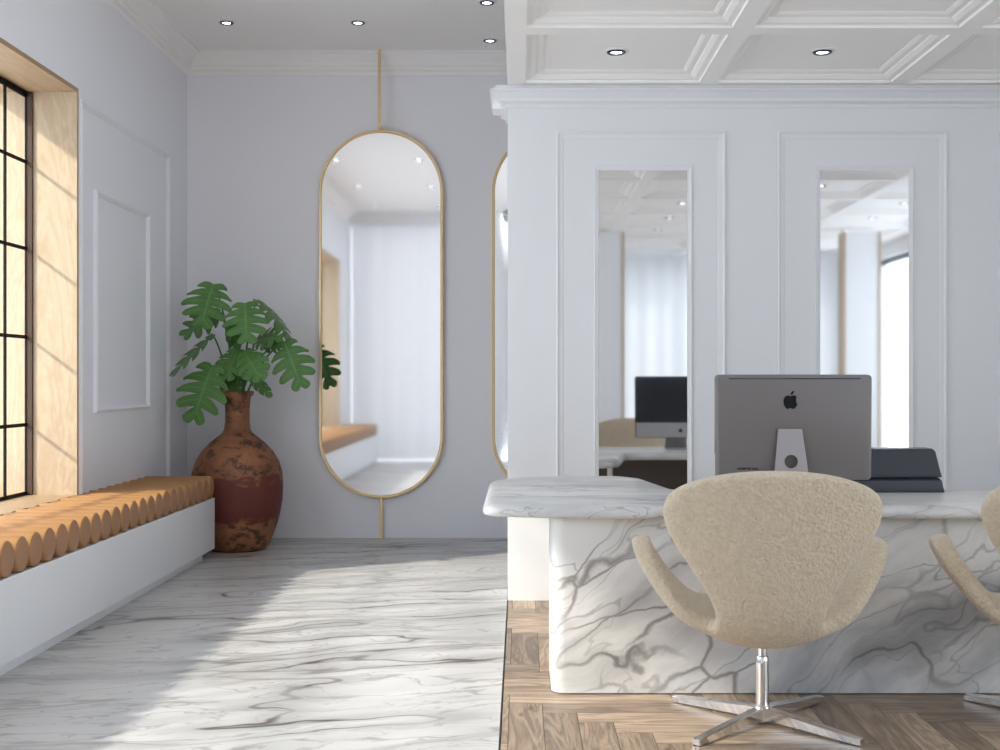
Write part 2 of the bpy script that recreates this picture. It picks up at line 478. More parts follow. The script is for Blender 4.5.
# ------------------------------------------------------------------ hall back wall, ceilings, other walls
struct('wall_back', B(XL-.53, XR+.2, YB, YB+.2, 0, ZC), M['hallwall'])
struct('ceiling_left', B(XL-.53, XE, .2, YB+.2, ZC, ZC+.2), M['hallceil'])
struct('ceiling_back', B(XE, XR+.2, YP+.4, YB+.2, ZC, ZC+.2), M['hallceil'])
crown = [(0, ZC), (.125, ZC), (.125, ZC-.014), (.105, ZC-.018), (.095, ZC-.035), (.06, ZC-.07), (.05, ZC-.092), (.032, ZC-.096), (.03, ZC-.118), (.008, ZC-.128), (.008, ZC-.155), (0, ZC-.158)]
bm = bmesh.new()
sweep(bm, [(XR, YB), (XL, YB), (XL, .46)], crown)
struct('trim_5', bm, M['hallceil'], smooth=False)
# panelled wall
struct('wall_middle', B(XE, XR, YP, YP+.4, 0, ZC), M['wall'])
pc = [(0, ZO), (.068, ZO), (.068, ZO-.018), (.095, ZO-.021), (.095, ZO-.030), (.084, ZO-.034), (.070, ZO-.042), (.045, ZO-.064), (.040, ZO-.080), (.030, ZO-.083), (.014, ZO-.092), (.008, ZO-.108), (0, ZO-.110)]
bm = bmesh.new()
sweep(bm, [(XE, YP+.40), (XE, YP), (XR, YP)], [(-d, z) for d, z in pc])
struct('trim_6', bm, M['wall'])
struct('trim_7', B(XE-.085, XE, YP+.10, YP+.26, 2.685, ZO-.04), M['ceil'])
# mouldings of the panelled wall
bm = bmesh.new(); bm2 = bmesh.new()
po = [(0, 0), (0, .011), (.005, .014), (.012, .011), (.016, .006), (.036, .003), (.040, 0)]
pi_ = [(0, 0), (0, .008), (.005, .010), (.012, .007), (.020, .005), (.026, .004), (.027, .0)]
PX = [.197 + 1.1985*k for k in range(4)]
for x in PX[:3]:
    frame_moulding(bm, 'x', YP, x, x+.915, .12, 2.540, po, -1)
    frame_moulding(bm2, 'x', YP, x+.203, x+.735, .22, 2.355, pi_, -1)
frame_moulding(bm, 'x', YP, PX[3], XR-.1, .12, 2.540, po, -1)
struct('trim_8', bm, M['wall'])
struct('trim_9', bm2, M['wall'])
plabels = ['tall narrow wall mirror left of the computer, above the desk return', 'tall narrow wall mirror right of the computer, behind its right edge', 'tall narrow wall mirror beyond the right edge of the view, on the panelled wall']
for k, x in enumerate(PX[:2]):
    t = thing('panel_mirror', plabels[k], 'mirror', (x+.469, YP, .247), 0, 'narrow mirrors set in the wall panels')
    obj('mirror_glass', B(-.239, .239, -.004, 0, 0, 2.081), M['panelmirror'], t)

# right wall with a big window, far behind the view
bm = bmesh.new()
RW0, RW1, RZ0, RZ1 = -1.7, 3.6, .25, 2.62
box(bm, XR, XR+.25, YF-.2, RW0, 0, ZC); box(bm, XR, XR+.25, RW1, YB+.2, 0, ZC)
box(bm, XR, XR+.25, RW0, RW1, 0, RZ0); box(bm, XR, XR+.25, RW0, RW1, RZ1, ZC)
struct('wall_right', bm, M['wall'])
win2 = bpy.data.objects.new('window_2', None); COL.objects.link(win2); win2['kind'] = 'structure'
bm = bmesh.new()
for y in (RW0, -.35, .98, 2.3, RW1-.05): box(bm, XR+.1, XR+.15, y, y+.05, RZ0, RZ1)
box(bm, XR+.1, XR+.15, RW0, RW1, RZ0, RZ0+.05); box(bm, XR+.1, XR+.15, RW0, RW1, RZ1-.05, RZ1)
obj('frame_bars', bm, M['steel'], win2)
obj('pane', B(XR+.123, XR+.127, RW0+.03, RW1-.03, RZ0+.03, RZ1-.03), M['glass'], win2)
# wall behind the camera with a glazed opening
bm = bmesh.new()
FX0, FX1, FZ0, FZ1 = .55, 3.75, .40, 2.55
box(bm, XE-.35, FX0, YF-.25, YF, 0, ZC); box(bm, FX1, XR+.25, YF-.25, YF, 0, ZC)
box(bm, FX0, FX1, YF-.25, YF, 0, FZ0); box(bm, FX0, FX1, YF-.25, YF, FZ1, ZC)
struct('wall_front', bm, M['wall'])
win3 = bpy.data.objects.new('window_3', None); COL.objects.link(win3); win3['kind'] = 'structure'
bm = bmesh.new()
for x in (FX0, FX0+1.05, FX0+2.1, FX1-.05): box(bm, x, x+.05, YF-.15, YF-.1, FZ0, FZ1)
box(bm, FX0, FX1, YF-.15, YF-.1, FZ0, FZ0+.05); box(bm, FX0, FX1, YF-.15, YF-.1, FZ1-.05, FZ1)
obj('frame_bars', bm, M['steel'], win3)
obj('pane', B(FX0+.03, FX1-.03, YF-.127, YF-.123, FZ0+.03, FZ1-.03), M['glass'], win3)
def curtain(nm, tr):
    m = bpy.data.materials.new(nm); m.use_nodes = True; nt = m.node_tree; nt.nodes.clear(); g = G(nt)
    a = g.n('ShaderNodeBsdfDiffuse', {0: (.80, .81, .83, 1)}).outputs[0]
    t = g.n('ShaderNodeBsdfTranslucent', {0: (.82, .82, .82, 1)}).outputs[0]
    g.n('ShaderNodeOutputMaterial', {0: g.n('ShaderNodeMixShader', {0: tr, 1: a, 2: t}).outputs[0]}); return m
bm = bmesh.new(); n = 240; ra = []; rb = []
for i in range(n+1):
    x = FX0-.15 + (FX1-FX0+.3)*i/n; yy = YF+.09 + .010*math.sin(i*.4) + .010*math.sin(i*.17+1)
    ra.append(bm.verts.new((x, yy, .02))); rb.append(bm.verts.new((x, yy, ZO-.06)))
for i in range(n): bm.faces.new((ra[i], ra[i+1], rb[i+1], rb[i]))
cu = obj('curtain', bm, curtain('added_sheer_cloth', .20), None, True)  # out-of-view curtain, invented to soften the sky through this opening
tag(cu, 'sheer white curtain added behind the camera to soften the window light', 'curtain')
# hall end wall and the return wall that shuts off the office from it behind the camera
bm = bmesh.new()
box(bm, XL-.53, XL+.03, .2, .46, 0, ZC); box(bm, -.50, XE-.2, .2, .46, 0, ZC); box(bm, XL+.03, -.50, .2, .46, 3.45, ZC)
struct('wall_end', bm, M['wall'])
bm = bmesh.new(); n = 160; ra = []; rb = []
for i in range(n+1):
    x = XL+.04 + (-.52-XL-.04)*i/n; yy = .37 + .005*math.sin(i*.3) + .006*math.sin(i*.13+1)
    ra.append(bm.verts.new((x, yy, .01))); rb.append(bm.verts.new((x, yy, 3.45)))
for i in range(n): bm.faces.new((ra[i], ra[i+1], rb[i+1], rb[i]))
cu = obj('curtain', bm, curtain('added_dense_cloth', .08), None, True)  # added curtain, lit from behind so the hall end looks bright
tag(cu, 'pale full-height curtain added at the hall end to brighten it in the oval mirrors', 'curtain')
struct('wall_return', B(XE-.35, XE-.2, YF, .2, 0, ZC), M['wall'])
# two pillars with timber-lined sides behind the camera
for k, (a, b_) in enumerate(((.74, 1.09), (3.49, 3.84))):
    bm = B(a, b_, -.05, .13, 0, ZO)
    o = struct('pillar', bm, M['wall'])
    bm = bmesh.new(); box(bm, a-.03, a, -.06, .14, 0, ZO); box(bm, b_, b_+.03, -.06, .14, 0, ZO)
    obj('timber_lining', bm, M['birch'], o)

# ------------------------------------------------------------------ coffered office ceiling
def coffers():
    bm = bmesh.new()
    cx = [(.028+1.02*k, .953+1.02*k) for k in range(4)]
    cy = [(5.492-.995*k, 6.382-.995*k) for k in range(9)]
    xs = [XE] + [v for c in cx for v in c] + [XR]
    ysn = [YF] + [v for c in reversed(cy) for v in c] + [YP]
    for i in range(len(xs)-1):
        for j in range(len(ysn)-1):
            if i % 2 == 1 and j % 2 == 1:
                x0, x1, y0, y1 = xs[i], xs[i+1], ysn[j], ysn[j+1]
                pr = [(0, 0), (.002, .013), (.030, .015), (.034, .018), (.050, .027), (.054, .034), (.080, .035), (.096, .042), (.098, .046)]
                loops = [[bm.verts.new(p) for p in ((x0+d, y0+d, ZO+h), (x1-d, y0+d, ZO+h), (x1-d, y1-d, ZO+h), (x0+d, y1-d, ZO+h))] for d, h in pr]
                for A, Q in zip(loops, loops[1:]):
                    for k in range(4): bm.faces.new((A[k], A[(k+1) % 4], Q[(k+1) % 4], Q[k]))
                bm.faces.new(loops[-1])
            else:
                bm.faces.new([bm.verts.new(p) for p in ((xs[i], ysn[j], ZO), (xs[i+1], ysn[j], ZO), (xs[i+1], ysn[j+1], ZO), (xs[i], ysn[j+1], ZO))])
    return bm, cx, cy
bm, CX, CY = coffers()
struct('ceiling_right', bm, M['ceil'])
bm = bmesh.new()
box(bm, XE+.001, XR+.2, YF-.2, YP, ZO+.055, ZC+.2)
box(bm, XE, XE+.010, YF-.2, YP, ZO+.003, ZC+.2)
struct('ceiling_upper', bm, M['ceil'])

# ------------------------------------------------------------------ downlights
def downlight(label, group, loc):
    t = thing('downlight', label, 'ceiling light', loc, 0, group)
    r = bmesh.new()
    lathe(r, [(.0285, -.001), (.0285, -.0085), (.032, -.0105), (.0445, -.0105), (.0465, -.0085), (.0465, 0), (.0285, -.001)], 32)
    obj('ring', r, M['blackring'], t, True, 40)
    r = bmesh.new(); lathe(r, [(.0465, 0), (.0465, -.004), (.052, -.006), (.063, -.003), (.064, 0)], 32)
    obj('halo_rim', r, M['white'], t, True, 40)  # white ring stands in for the halo of light on the ceiling
    d = bmesh.new(); lathe(d, [(0, -.006), (.0283, -.006), (.0283, -.002), (0, -.002)], 32)
    obj('lamp_disc', d, M['lamp'], t)
    return t
hall = [(-2.01, 8.22, 'black-rimmed downlight in the hall ceiling nearest the left wall'),
        (-1.11, 8.22, 'black-rimmed downlight in the hall ceiling left of the brass mirror rod'),
        (-.216, 8.655, 'black-rimmed hall downlight at the office corner, nearer the back wall'),
        (-.214, 7.78, 'black-rimmed hall downlight cut by the top edge of the view')]
for k, yy in enumerate((6.44, 4.66, 2.85, 1.05)):
    hall.append((-2.05, yy, 'hall ceiling downlight above the window side, %s towards the camera' % ORD[k+1]))
    hall.append((-1.13, yy, 'hall ceiling downlight in the middle row, %s towards the camera' % ORD[k+1]))
for x, yy, l in hall: downlight(l, 'downlights in the hall ceiling', (x, yy, ZC))
for i in range(4):
    for j in range(7):
        x = (CX[i][0]+CX[i][1])/2 - .014; yy = (CY[j][0]+CY[j][1])/2
        if (i, j) == (0, 0): l = 'black-rimmed downlight in the left coffer nearest the panelled wall'
        elif (i, j) == (1, 0): l = 'black-rimmed downlight in the coffer right above the computer'
        else: l = 'coffer downlight, %s coffer from the hall side, %s row out from the panelled wall' % (ORD[i+1], ORD[j+1])
        downlight(l, 'downlights in the office coffers', (x, yy, ZO+.046))

# ------------------------------------------------------------------ oval mirrors on the hall wall
def stadium(hw, hh, n=28):
    r = hw; pts = []
    for i in range(n+1):
        a = PI*i/n; pts.append((r*math.cos(a), (hh-r) + r*math.sin(a)))
    for i in range(n+1):
        a = PI + PI*i/n; pts.append((r*math.cos(a), -(hh-r) + r*math.sin(a)))
    return pts
def oval_mirror(label, loc):
    hw, hh = .467, 1.383
    t = thing('oval_mirror', label, 'mirror', loc, 0, 'oval mirrors on the hall back wall')
    bm = bmesh.new()
    prof = [(0, 0), (0, -.050), (.003, -.054), (.018, -.054), (.021, -.050), (.021, -.038)]   # inset, y
    loops = []
    for ins, yy in prof: loops.append([bm.verts.new((x, yy, z)) for x, z in stadium(hw-ins, hh-ins)])
    N = len(loops[0])
    for A, Q in zip(loops, loops[1:]):
        for i in range(N): bm.faces.new((A[i], A[(i+1) % N], Q[(i+1) % N], Q[i]))
    bm.faces.new(loops[0])
    obj('frame', bm, M['brass'], t, True, 40)
    bm = bmesh.new(); pts = stadium(hw-.021, hh-.021)
    f = [bm.verts.new((x, -.040, z)) for x, z in pts]; k = [bm.verts.new((x, -.034, z)) for x, z in pts]
    bm.faces.new(f); bm.faces.new(k[::-1])
    for i in range(N): bm.faces.new((f[i], f[(i+1) % N], k[(i+1) % N], k[i]))
    obj('mirror_glass', bm, M['mirror'], t)
    bm = B(-.010, .010, -.150, -.130, hh-.001, ZC-loc[2]-.001)
    box(bm, -.010, .010, -.130, -.03, hh-.001, hh+.020)
    obj('rod', bm, M['brass'], t)
    obj('rod', B(-.010, .010, -.036, -.016, -loc[2]+.001, -hh+.002), M['brass'], t)
    return t
zmid = 1.2 + (379-314)*9.02/1200
oval_mirror('tall brass-framed oval mirror on the hall wall beside the potted plant', (-1.044, YB, zmid))
oval_mirror('brass-framed oval mirror half hidden behind the panelled wall corner', (.257, YB, zmid))

# ------------------------------------------------------------------ bench and its leather rolls
bt = thing('bench', 'long white built-in bench under the window carrying tan leather rolls', 'bench', (-2.28, 4.25, 0))
def bl(bm): bmesh.ops.translate(bm, verts=bm.verts[:], vec=(2.28, -4.25, 0)); return bm
obj('bench_box', bl(B(XL+.002, -2.06, .475, 8.10, .056, .400, bevel=.003)), M['white'], bt)
obj('toe_kick', bl(B(XL+.002, -2.10, .475, 7.93, 0, .056)), M['white'], bt)
def roll_mesh():
    a, b_ = .0718, .0755; n = 28
    bm = bmesh.new()
    xs = [(-.231, .55), (-.230, .90), (-.224, 1.0), (.208, 1.0), (.215, .955), (.2175, .88)]
    rings = [[bm.verts.new((x, a*s*math.cos(2*PI*i/n), b_*s*math.sin(2*PI*i/n))) for i in range(n)] for x, s in xs]
    for A, Q in zip(rings, rings[1:]):
        for i in range(n): bm.faces.new((A[i], A[(i+1) % n], Q[(i+1) % n], Q[i]))
    bm.faces.new(rings[0]); bm.faces.new(rings[-1])
    return bm
def cap_mesh():
    a, b_ = .0718*.885, .0755*.885; n = 28
    bm = bmesh.new()
    rings = [[bm.verts.new((x, a*s*math.cos(2*PI*i/n), b_*s*math.sin(2*PI*i/n))) for i in range(n)] for x, s in ((.2172, 1.0), (.2192, .97), (.2202, .85), (.2206, .5))]
    for A, Q in zip(rings, rings[1:]):
        for i in range(n): bm.faces.new((A[i], A[(i+1) % n], Q[(i+1) % n], Q[i]))
    bm.faces.new(rings[0]); bm.faces.new(rings[-1])
    return bm
roll = None
nr = 51
for k in range(nr):
    yy = 8.015 - .145*k
    lab = 'tan leather bolster roll across the white bench, %s from the vase end' % ordinal(k+1)
    if roll is None:
        roll = thing('bolster_roll', lab, 'cushion', (-2.278, yy, .400+.0757), 0, 'tan leather rolls along the bench')
        obj('cover', roll_mesh(), M['leather'], roll, True, 35)
        obj('end_cap', cap_mesh(), M['leathershade'], roll, True, 35)['label'] = 'round tan end cap with its shade in the colour'
    else:
        c = copy_tree(roll); c.location = (-2.278, yy, .400+.0757); c['label'] = lab

# ------------------------------------------------------------------ vase and monstera
VX, VY, PXM = -1.995, 8.47, 8.47/1200
vt = thing('floor_vase', 'big rust-brown clay vase with a red band at the end of the bench', 'vase', (VX, VY, 0))
pp = [(551, 27), (549, 29), (546, 31.5), (538, 35), (528, 38.6), (516, 42), (502, 44.4), (488, 45), (475, 44.3), (463, 41), (453, 35), (445, 27.5), (439, 20), (435, 15), (431, 12.8), (424, 12.0), (410, 12.0), (402, 12.8), (398, 14), (397.3, 16), (393.6, 16.3), (393, 15.5), (393.3, 13), (398, 10.5), (430, 9.5)]
y2z = lambda y: (551-y)*PXM*1.0
bm = bmesh.new(); lathe(bm, [(0, 0)] + [(r*PXM, y2z(y)) for y, r in pp] + [(0, y2z(430))], 56)
obj('body', bm, M['terracotta'], vt, True, 50)
bm = bmesh.new(); lathe(bm, [(0, y2z(429)), (9.4*PXM, y2z(429)), (9.8*PXM, y2z(418)), (0, y2z(417))], 32)
soil = obj('soil', bm, M['soil'], vt)

def px(x, y, depth):        # a point of the place at a given distance
    return Vector(((x-520)*depth/1200, depth, 1.2 + (379-y)*depth/1200))
def leaf_mesh(L, Wd, curl, fold, cuts=6, seed=0, depth=.62):
    """monstera blade in the XY plane: junction at the origin, tip at +Y, normal +Z"""
    rnd = random.Random(seed); bm = bmesh.new(); uvm = {}; ul = bm.loops.layers.uv.new('UVMap')
    def margin(s):     # s 0..1 from the back sinus to the tip
        th = math.radians(158)*(1-s)**.92
        r = .50 + .06*math.cos(th*2)
        x = math.sin(th)*Wd*.5*(1.02 + .10*math.cos(th))
        y = L*(.36 + .50*math.cos(th) + .14*max(0, math.cos(th))**5)
        return Vector((x, y, 0))
    def shape(x, y):
        z = fold*abs(x) - curl*(y/L)**2*L*.5 - .35*curl*(x/(Wd*.5))**2*Wd*.5
        return Vector((x, y, z))
    for side in (-1, 1):
        K = cuts; nr_, ns = 7, 4
        for k in range(K):
            a, b_ = k/K, (k+1)/K
            r0 = .20 + .14*rnd.random() if k > 0 else .35
            g = depth*(.75+.5*rnd.random())
            grid = []
            for ir in range(nr_+1):
                r = ir/nr_
                row = []
                shrink = 1.0
                if r > r0:
                    q = (r-r0)/(1-r0)
                    shrink = 1 - g*(.50*min(1, q*3)**.6 + .42*q*q)
                for js in range(ns+1):
                    t = -1 + 2*js/ns
                    s = (a+b_)/2 + (b_-a)/2*t*shrink
                    m_ = Vector((0, L*max(0, .02 + .86*((a+b_)/2 + (b_-a)/2*t)**1.15)*.98, 0))
                    if k == 0: m_ = m_*1.0
                    e = margin(min(1, max(0, s)))
                    tipround = 1 - .10*abs(t)**2.2*(1 if r > .99 else 0)
                    p = m_.lerp(e, r*tipround)
                    # lobes sweep towards the tip
                    p.y += (.24*r*r*(1-s)*min(1, s*3+.25) - .02*r)*L
                    row.append(bm.verts.new(shape(side*p.x, p.y))); uvm[row[-1]] = (r, t)
                grid.append(row)
            for ir in range(nr_):
                for js in range(ns):
                    q = (grid[ir][js], grid[ir][js+1], grid[ir+1][js+1], grid[ir+1][js])
                    f = bm.faces.new(q if side > 0 else q[::-1])
                    for lp in f.loops: lp[ul].uv = uvm[lp.vert]
    bmesh.ops.remove_doubles(bm, verts=bm.verts[:], dist=L*.004)
    return bm
plant = thing('monstera_plant', 'green monstera plant with split leaves standing in the clay vase', 'plant', (VX, VY, y2z(418)))
PO = Vector(plant.location)
def leaf(jx, jy, jd, tx, ty, td, width, face, curl=.35, fold=.12, seed=0, stem_bend=.0, cuts=5, depth=.62, base=None):
    """junction and tip (picture measures at a depth), width in px, face = direction the blade looks"""
    J = px(jx, jy, jd); T = px(tx, ty, td)
    L = (T-J).length*1.12
    ydir = (T-J).normalized(); n = Vector(face).normalized()
    zdir = (n - ydir*n.dot(ydir)).normalized(); xdir = ydir.cross(zdir)
    R = Matrix((xdir, ydir, zdir)).transposed()
    bm = leaf_mesh(L, width*jd/1200, curl, fold, cuts, seed, depth)
    # keep the tip on its measure after curling
    bmesh.ops.transform(bm, matrix=R.to_4x4(), verts=bm.verts[:])
    bmesh.ops.translate(bm, verts=bm.verts[:], vec=J-PO)
    o = obj('leaf', bm, M['leaf'], plant, True)
    for p in o.data.polygons: pass
    md = o.modifiers.new('thickness', 'SOLIDIFY'); md.thickness = .004; md.offset = 0
    sd = o.modifiers.new('smooth', 'SUBSURF'); sd.levels = 1; sd.render_levels = 1
    b0 = Vector((base[0] if base else random.uniform(-.03, .03), random.uniform(-.03, .03), -.01))
    top = J-PO
    mid = b0.lerp(top, .5); mid.x = b0.x*.5 + (top.x-b0.x)*.28 + b0.x*.5; mid.z = b0.z + (top.z-b0.z)*.72 + stem_bend
    pts = [((1-t)**2)*b0 + 2*t*(1-t)*mid + t*t*top for t in [i/10 for i in range(11)]]
    bm = bmesh.new(); tube(bm, pts, [.0085-.0035*i/10 for i in range(11)], 8)
    obj('stalk', bm, M['stalk'], o, True, 50)
D = 8.44
leaf(214, 284, D-.05, 200, 321, D-.22, 52, (.05, -.8, .6), .35, .10, 1)
leaf(221, 312, D+.05, 183, 332, D-.08, 40, (-.3, -.7, .45), .25, .10, 2)
leaf(245, 303, D-.12, 246, 339, D-.24, 46, (.05, -.9, .5), .30, .12, 3)
leaf(257, 300, D+.10, 296, 329, D+.02, 40, (.62, -.16, .75), .55, .05, 4)
leaf(256, 341, D+.02, 280, 335, D-.14, 36, (-.05, -.75, .62), .25, .15, 5)
leaf(284, 341, D-.02, 301, 385, D-.10, 44, (.18, -1, .42), .22, .10, 6, base=(.03,))
leaf(244, 352, D-.12, 260, 377, D-.24, 34, (.1, -1, .35), .2, .12, 7, depth=.12)
leaf(213, 365, D-.10, 191, 417, D-.24, 56, (-.12, -1, .45), .30, .10, 8, base=(-.03,))
leaf(213, 335, D-.02, 171, 371, D-.12, 46, (-.62, -.42, .72), .15, .05, 9, base=(-.03,))
leaf(238, 350, D-.03, 226, 377, D-.15, 34, (-.15, -1, .35), .2, .12, 10, depth=.2)
leaf(249, 376, D-.05, 271, 393, D-.08, 20, (.45, -.5, .75), .3, .10, 11, depth=.1)
leaf(236, 374, D+.03, 229, 394, D-.06, 26, (-.1, -1, .1), .1, .15, 12, depth=.1)
leaf(230, 322, D+.10, 237, 347, D+.04, 20, (-.4, -1, .1), .15, .15, 13, depth=.1)
leaf(279, 340, D+.04, 266, 349, D-.06, 24, (.2, -.8, .5), .2, .15, 14)

# ------------------------------------------------------------------ reception desk
dt = thing('reception_desk', 'long white marble desk with a rounded return beside the panelled wall', 'desk', (1.5, 4.85, 0))
def dl(bm): bmesh.ops.translate(bm, verts=bm.verts[:], vec=(-1.5, -4.85, 0)); return bm
DX1 = 3.15
pts = round_poly([(-.145, 4.60), (.20, 4.51), (DX1, 4.51), (DX1, 5.20), (.685, 5.20), (.60, 5.80), (.50, 5.95), (.02, 5.96), (-.145, 5.66)], [.10, .5, .08, .08, .06, .10, .12, .25, .12], 7)
def inset_poly(P, d):
    out = []
    for i in range(len(P)):
        a, p, c = Vector(P[i-1]), Vector(P[i]), Vector(P[(i+1) % len(P)])
        u, v = (p-a).normalized(), (c-p).normalized()
        n1, n2 = Vector((-u.y, u.x)), Vector((-v.y, v.x))
        t = (n1+n2)/(1+n1.dot(n2)); out.append(tuple(p + t*d))
    return out
bm = bmesh.new(); rings = []
for z, d in ((.6725, .012), (.675, .006), (.681, .001), (.690, 0), (.700, .002), (.709, .008), (.716, .018), (.7205, .031), (.7225, .044), (.723, .052)):
    rings.append([bm.verts.new((x, y, z)) for x, y in inset_poly(pts, d)])
for A, Q in zip(rings, rings[1:]):
    for i in range(len(A)): bm.faces.new((A[i], A[(i+1) % len(A)], Q[(i+1) % len(A)], Q[i]))
bm.faces.new(rings[0]); bm.faces.new(rings[-1])
obj('desktop', dl(bm), M['marbletop'], dt, True, 50)
pts = round_poly([(.120, 4.568), (3.0, 4.568), (3.0, 4.98), (.120, 4.98)], [.055, .055, .03, .03], 10)
bm = bmesh.new(); extrude_poly(bm, pts, .004, .668)
es = [e for e in bm.edges if abs(e.verts[0].co.z - e.verts[1].co.z) < 1e-6 and e.verts[0].co.z < .1]
bmesh.ops.bevel(bm, geom=es, offset=.014, segments=3, profile=.5, affect='EDGES')
obj('desk_base', dl(bm), M['marbledesk'], dt, True, 30)
obj('back_panel', dl(B(.16, 2.96, 4.982, 5.0, .03, .66)), M['darkbrown'], dt)
bm = bmesh.new(); lathe(bm, [(0, 0), (.028, 0), (.028, .006), (.016, .010), (.016, .668), (0, .668)], 20, .545, 5.72)
obj('leg', dl(bm), M['white'], dt, True, 40)

# ------------------------------------------------------------------ desktop computer (seen from behind)
ct = thing('desktop_computer', 'grey aluminium all-in-one computer on the marble desk, seen from behind', 'computer', (1.093, 4.81, .723), math.radians(0))
CW, CH, CZ = .312, .420, .075
def housing():
    bm = bmesh.new()
    rings = []
    # (half width, bottom, top, y, corner radius) : back face first
    spec = [(.300, CZ+.004, CZ+CH-.006, -.036, .012), (.306, CZ+.0015, CZ+CH-.002, -.034, .014), (.309, CZ, CZ+CH-.001, -.028, .016), (.312, CZ, CZ+CH, .006, .016), (.312, CZ, CZ+CH, .010, .016)]
    for hw, z0, z1, y, r in spec:
        q = round_poly([(-hw+.003, z0), (hw-.003, z0), (hw, z1), (-hw, z1)], [r]*4, 5)
        rings.append([bm.verts.new((x, y, z)) for x, z in q])
    N = len(rings[0])
    for A, Q in zip(rings, rings[1:]):
        for i in range(N): bm.faces.new((A[i], A[(i+1) % N], Q[(i+1) % N], Q[i]))
    bm.faces.new(rings[0]); bm.faces.new(rings[-1])
    return bm
hs = obj('housing', housing(), M['alu'], ct, True, 30)
obj('top_strip', B(-.262, .262, -.0375, -.0355, CZ+CH-.019, CZ+CH-.014), M['dark'], hs)
bm = bmesh.new()
q = round_poly([(-.311, CZ+.105), (.311, CZ+.105), (.311, CZ+CH-.001), (-.311, CZ+CH-.001)], [.001, .001, .015, .015], 5)
a = [bm.verts.new((x, .010, z)) for x, z in q]; c = [bm.verts.new((x, .014, z)) for x, z in q]
bm.faces.new(a); bm.faces.new(c)
for i in range(len(q)): bm.faces.new((a[i], a[(i+1) % len(q)], c[(i+1) % len(q)], c[i]))
obj('screen', bm, M['screen'], ct)['label'] = 'black glass screen facing the wall'
chin = obj('chin', B(-.300, .300, .0098, .0125, CZ+.004, CZ+.104), M['alulight'], ct); chin['label'] = 'pale silver chin below the screen'

def fruit_logo(h, y0, y1, zc):
    """apple silhouette with a bite and a leaf, height h"""
    k = h/2.0
    half = [(0, .62), (.12, .66), (.28, .73), (.45, .74), (.62, .66), (.74, .53), (.80, .36)]
    right = [(0, .56), (.14, .62), (.32, .68), (.50, .66), (.66, .56), (.74, .46),
             (.60, .32), (.54, .14), (.56, -.06), (.66, -.22), (.82, -.32),
             (.76, -.50), (.64, -.70), (.50, -.86), (.36, -.92), (.20, -.88), (0, -.82)]
    left = [(-.20, -.88), (-.36, -.92), (-.50, -.86), (-.66, -.66), (-.78, -.40), (-.83, -.10), (-.80, .20), (-.70, .44), (-.54, .60), (-.34, .67), (-.16, .63)]
    body = right + left
    lf = [(.0, .72), (.02, .88), (.12, 1.06), (.26, 1.18), (.40, 1.22), (.40, 1.06), (.32, .90), (.18, .77)]
    bm = bmesh.new()
    for poly in (body, lf):
        A = [bm.verts.new((x*k, y0, zc+z*k)) for x, z in poly]; Q = [bm.verts.new((x*k, y1, zc+z*k)) for x, z in poly]
        bm.faces.new(A); bm.faces.new(Q)
        for i in range(len(poly)): bm.faces.new((A[i], A[(i+1) % len(poly)], Q[(i+1) % len(poly)], Q[i]))
    bmesh.ops.triangulate(bm, faces=[f for f in bm.faces if len(f.verts) > 4])
    return bm
o = obj('logo', fruit_logo(.068, -.0375, -.0355, CZ+CH-.106), M['black'], hs); o.location.x = -.017
bm = fruit_logo(.030, .0120, .0130, CZ+.052); obj('logo', bm, M['black'], chin)
# small dark lettering low on the back, too fine to read
bm = bmesh.new(); x = -.226; rnd = random.Random(3)
for k in range(11):
    h = rnd.choice([.008, .008, .011]); w = rnd.choice([.0030, .0045, .0050])
    box(bm, x, x+.0016, -.0372, -.0358, CZ+.040, CZ+.040+h)
    if w > .004: box(bm, x+w-.0016, x+w, -.0372, -.0358, CZ+.040, CZ+.0475); box(bm, x, x+w, -.0372, -.0358, CZ+.046, CZ+.048)
    x += w + .0028 + (.004 if k == 7 else 0)
obj('lettering', bm, M['black'], hs)
# stand: tapered plate with a cable hole, bent down to a foot
def stand():
    bm = bmesh.new()
    # outline (x, z) of the upright plate
    z0, z1 = .006, .278
    w0, w1 = .078, .047
    hole_c, hr, n = .150, .027, 24
    out = []
    zb, zt = hole_c-.05, hole_c+.05
    wid = lambda z: w0 + (w1-w0)*(z-z0)/(z1-z0)
    dep = lambda z: -.038 - .035*(1-(z-z0)/(z1-z0))**1.0
    circ = [(hr*math.cos(2*PI*i/n), hole_c + hr*math.sin(2*PI*i/n)) for i in range(n)]
    sq = []
    for i in range(n):
        a = 2*PI*i/n; dx, dz = math.cos(a), math.sin(a)
        s = max(abs(dx), abs(dz)); px_, pz = dx/s, dz/s
        z = hole_c + pz*.05
        sq.append((px_*wid(z), z))
    th = .009
    def V(x, z, back): return bm.verts.new((x, dep(z) - (th if back else 0), z))
    cf = [[V(x, z, b) for x, z in circ] for b in (0, 1)]; sf = [[V(x, z, b) for x, z in sq] for b in (0, 1)]
    for b in (0, 1):
        for i in range(n): bm.faces.new((cf[b][i], cf[b][(i+1) % n], sf[b][(i+1) % n], sf[b][i]))
    for i in range(n): bm.faces.new((cf[0][i], cf[0][(i+1) % n], cf[1][(i+1) % n], cf[1][i]))
    for za, zb_ in ((zt, z1), (z0, zb)):
        q = [[V(-wid(za), za, b), V(wid(za), za, b), V(wid(zb_), zb_, b), V(-wid(zb_), zb_, b)] for b in (0, 1)]
        for b in (0, 1): bm.faces.new(q[b])
        for i in range(4): bm.faces.new((q[0][i], q[0][(i+1) % 4], q[1][(i+1) % 4], q[1][i]))
    for i in range(n):
        bm.faces.new((sf[0][i], sf[0][(i+1) % n], sf[1][(i+1) % n], sf[1][i]))
    box(bm, -w0, w0, dep(z0)-th, .09, 0, .008)
    return bm
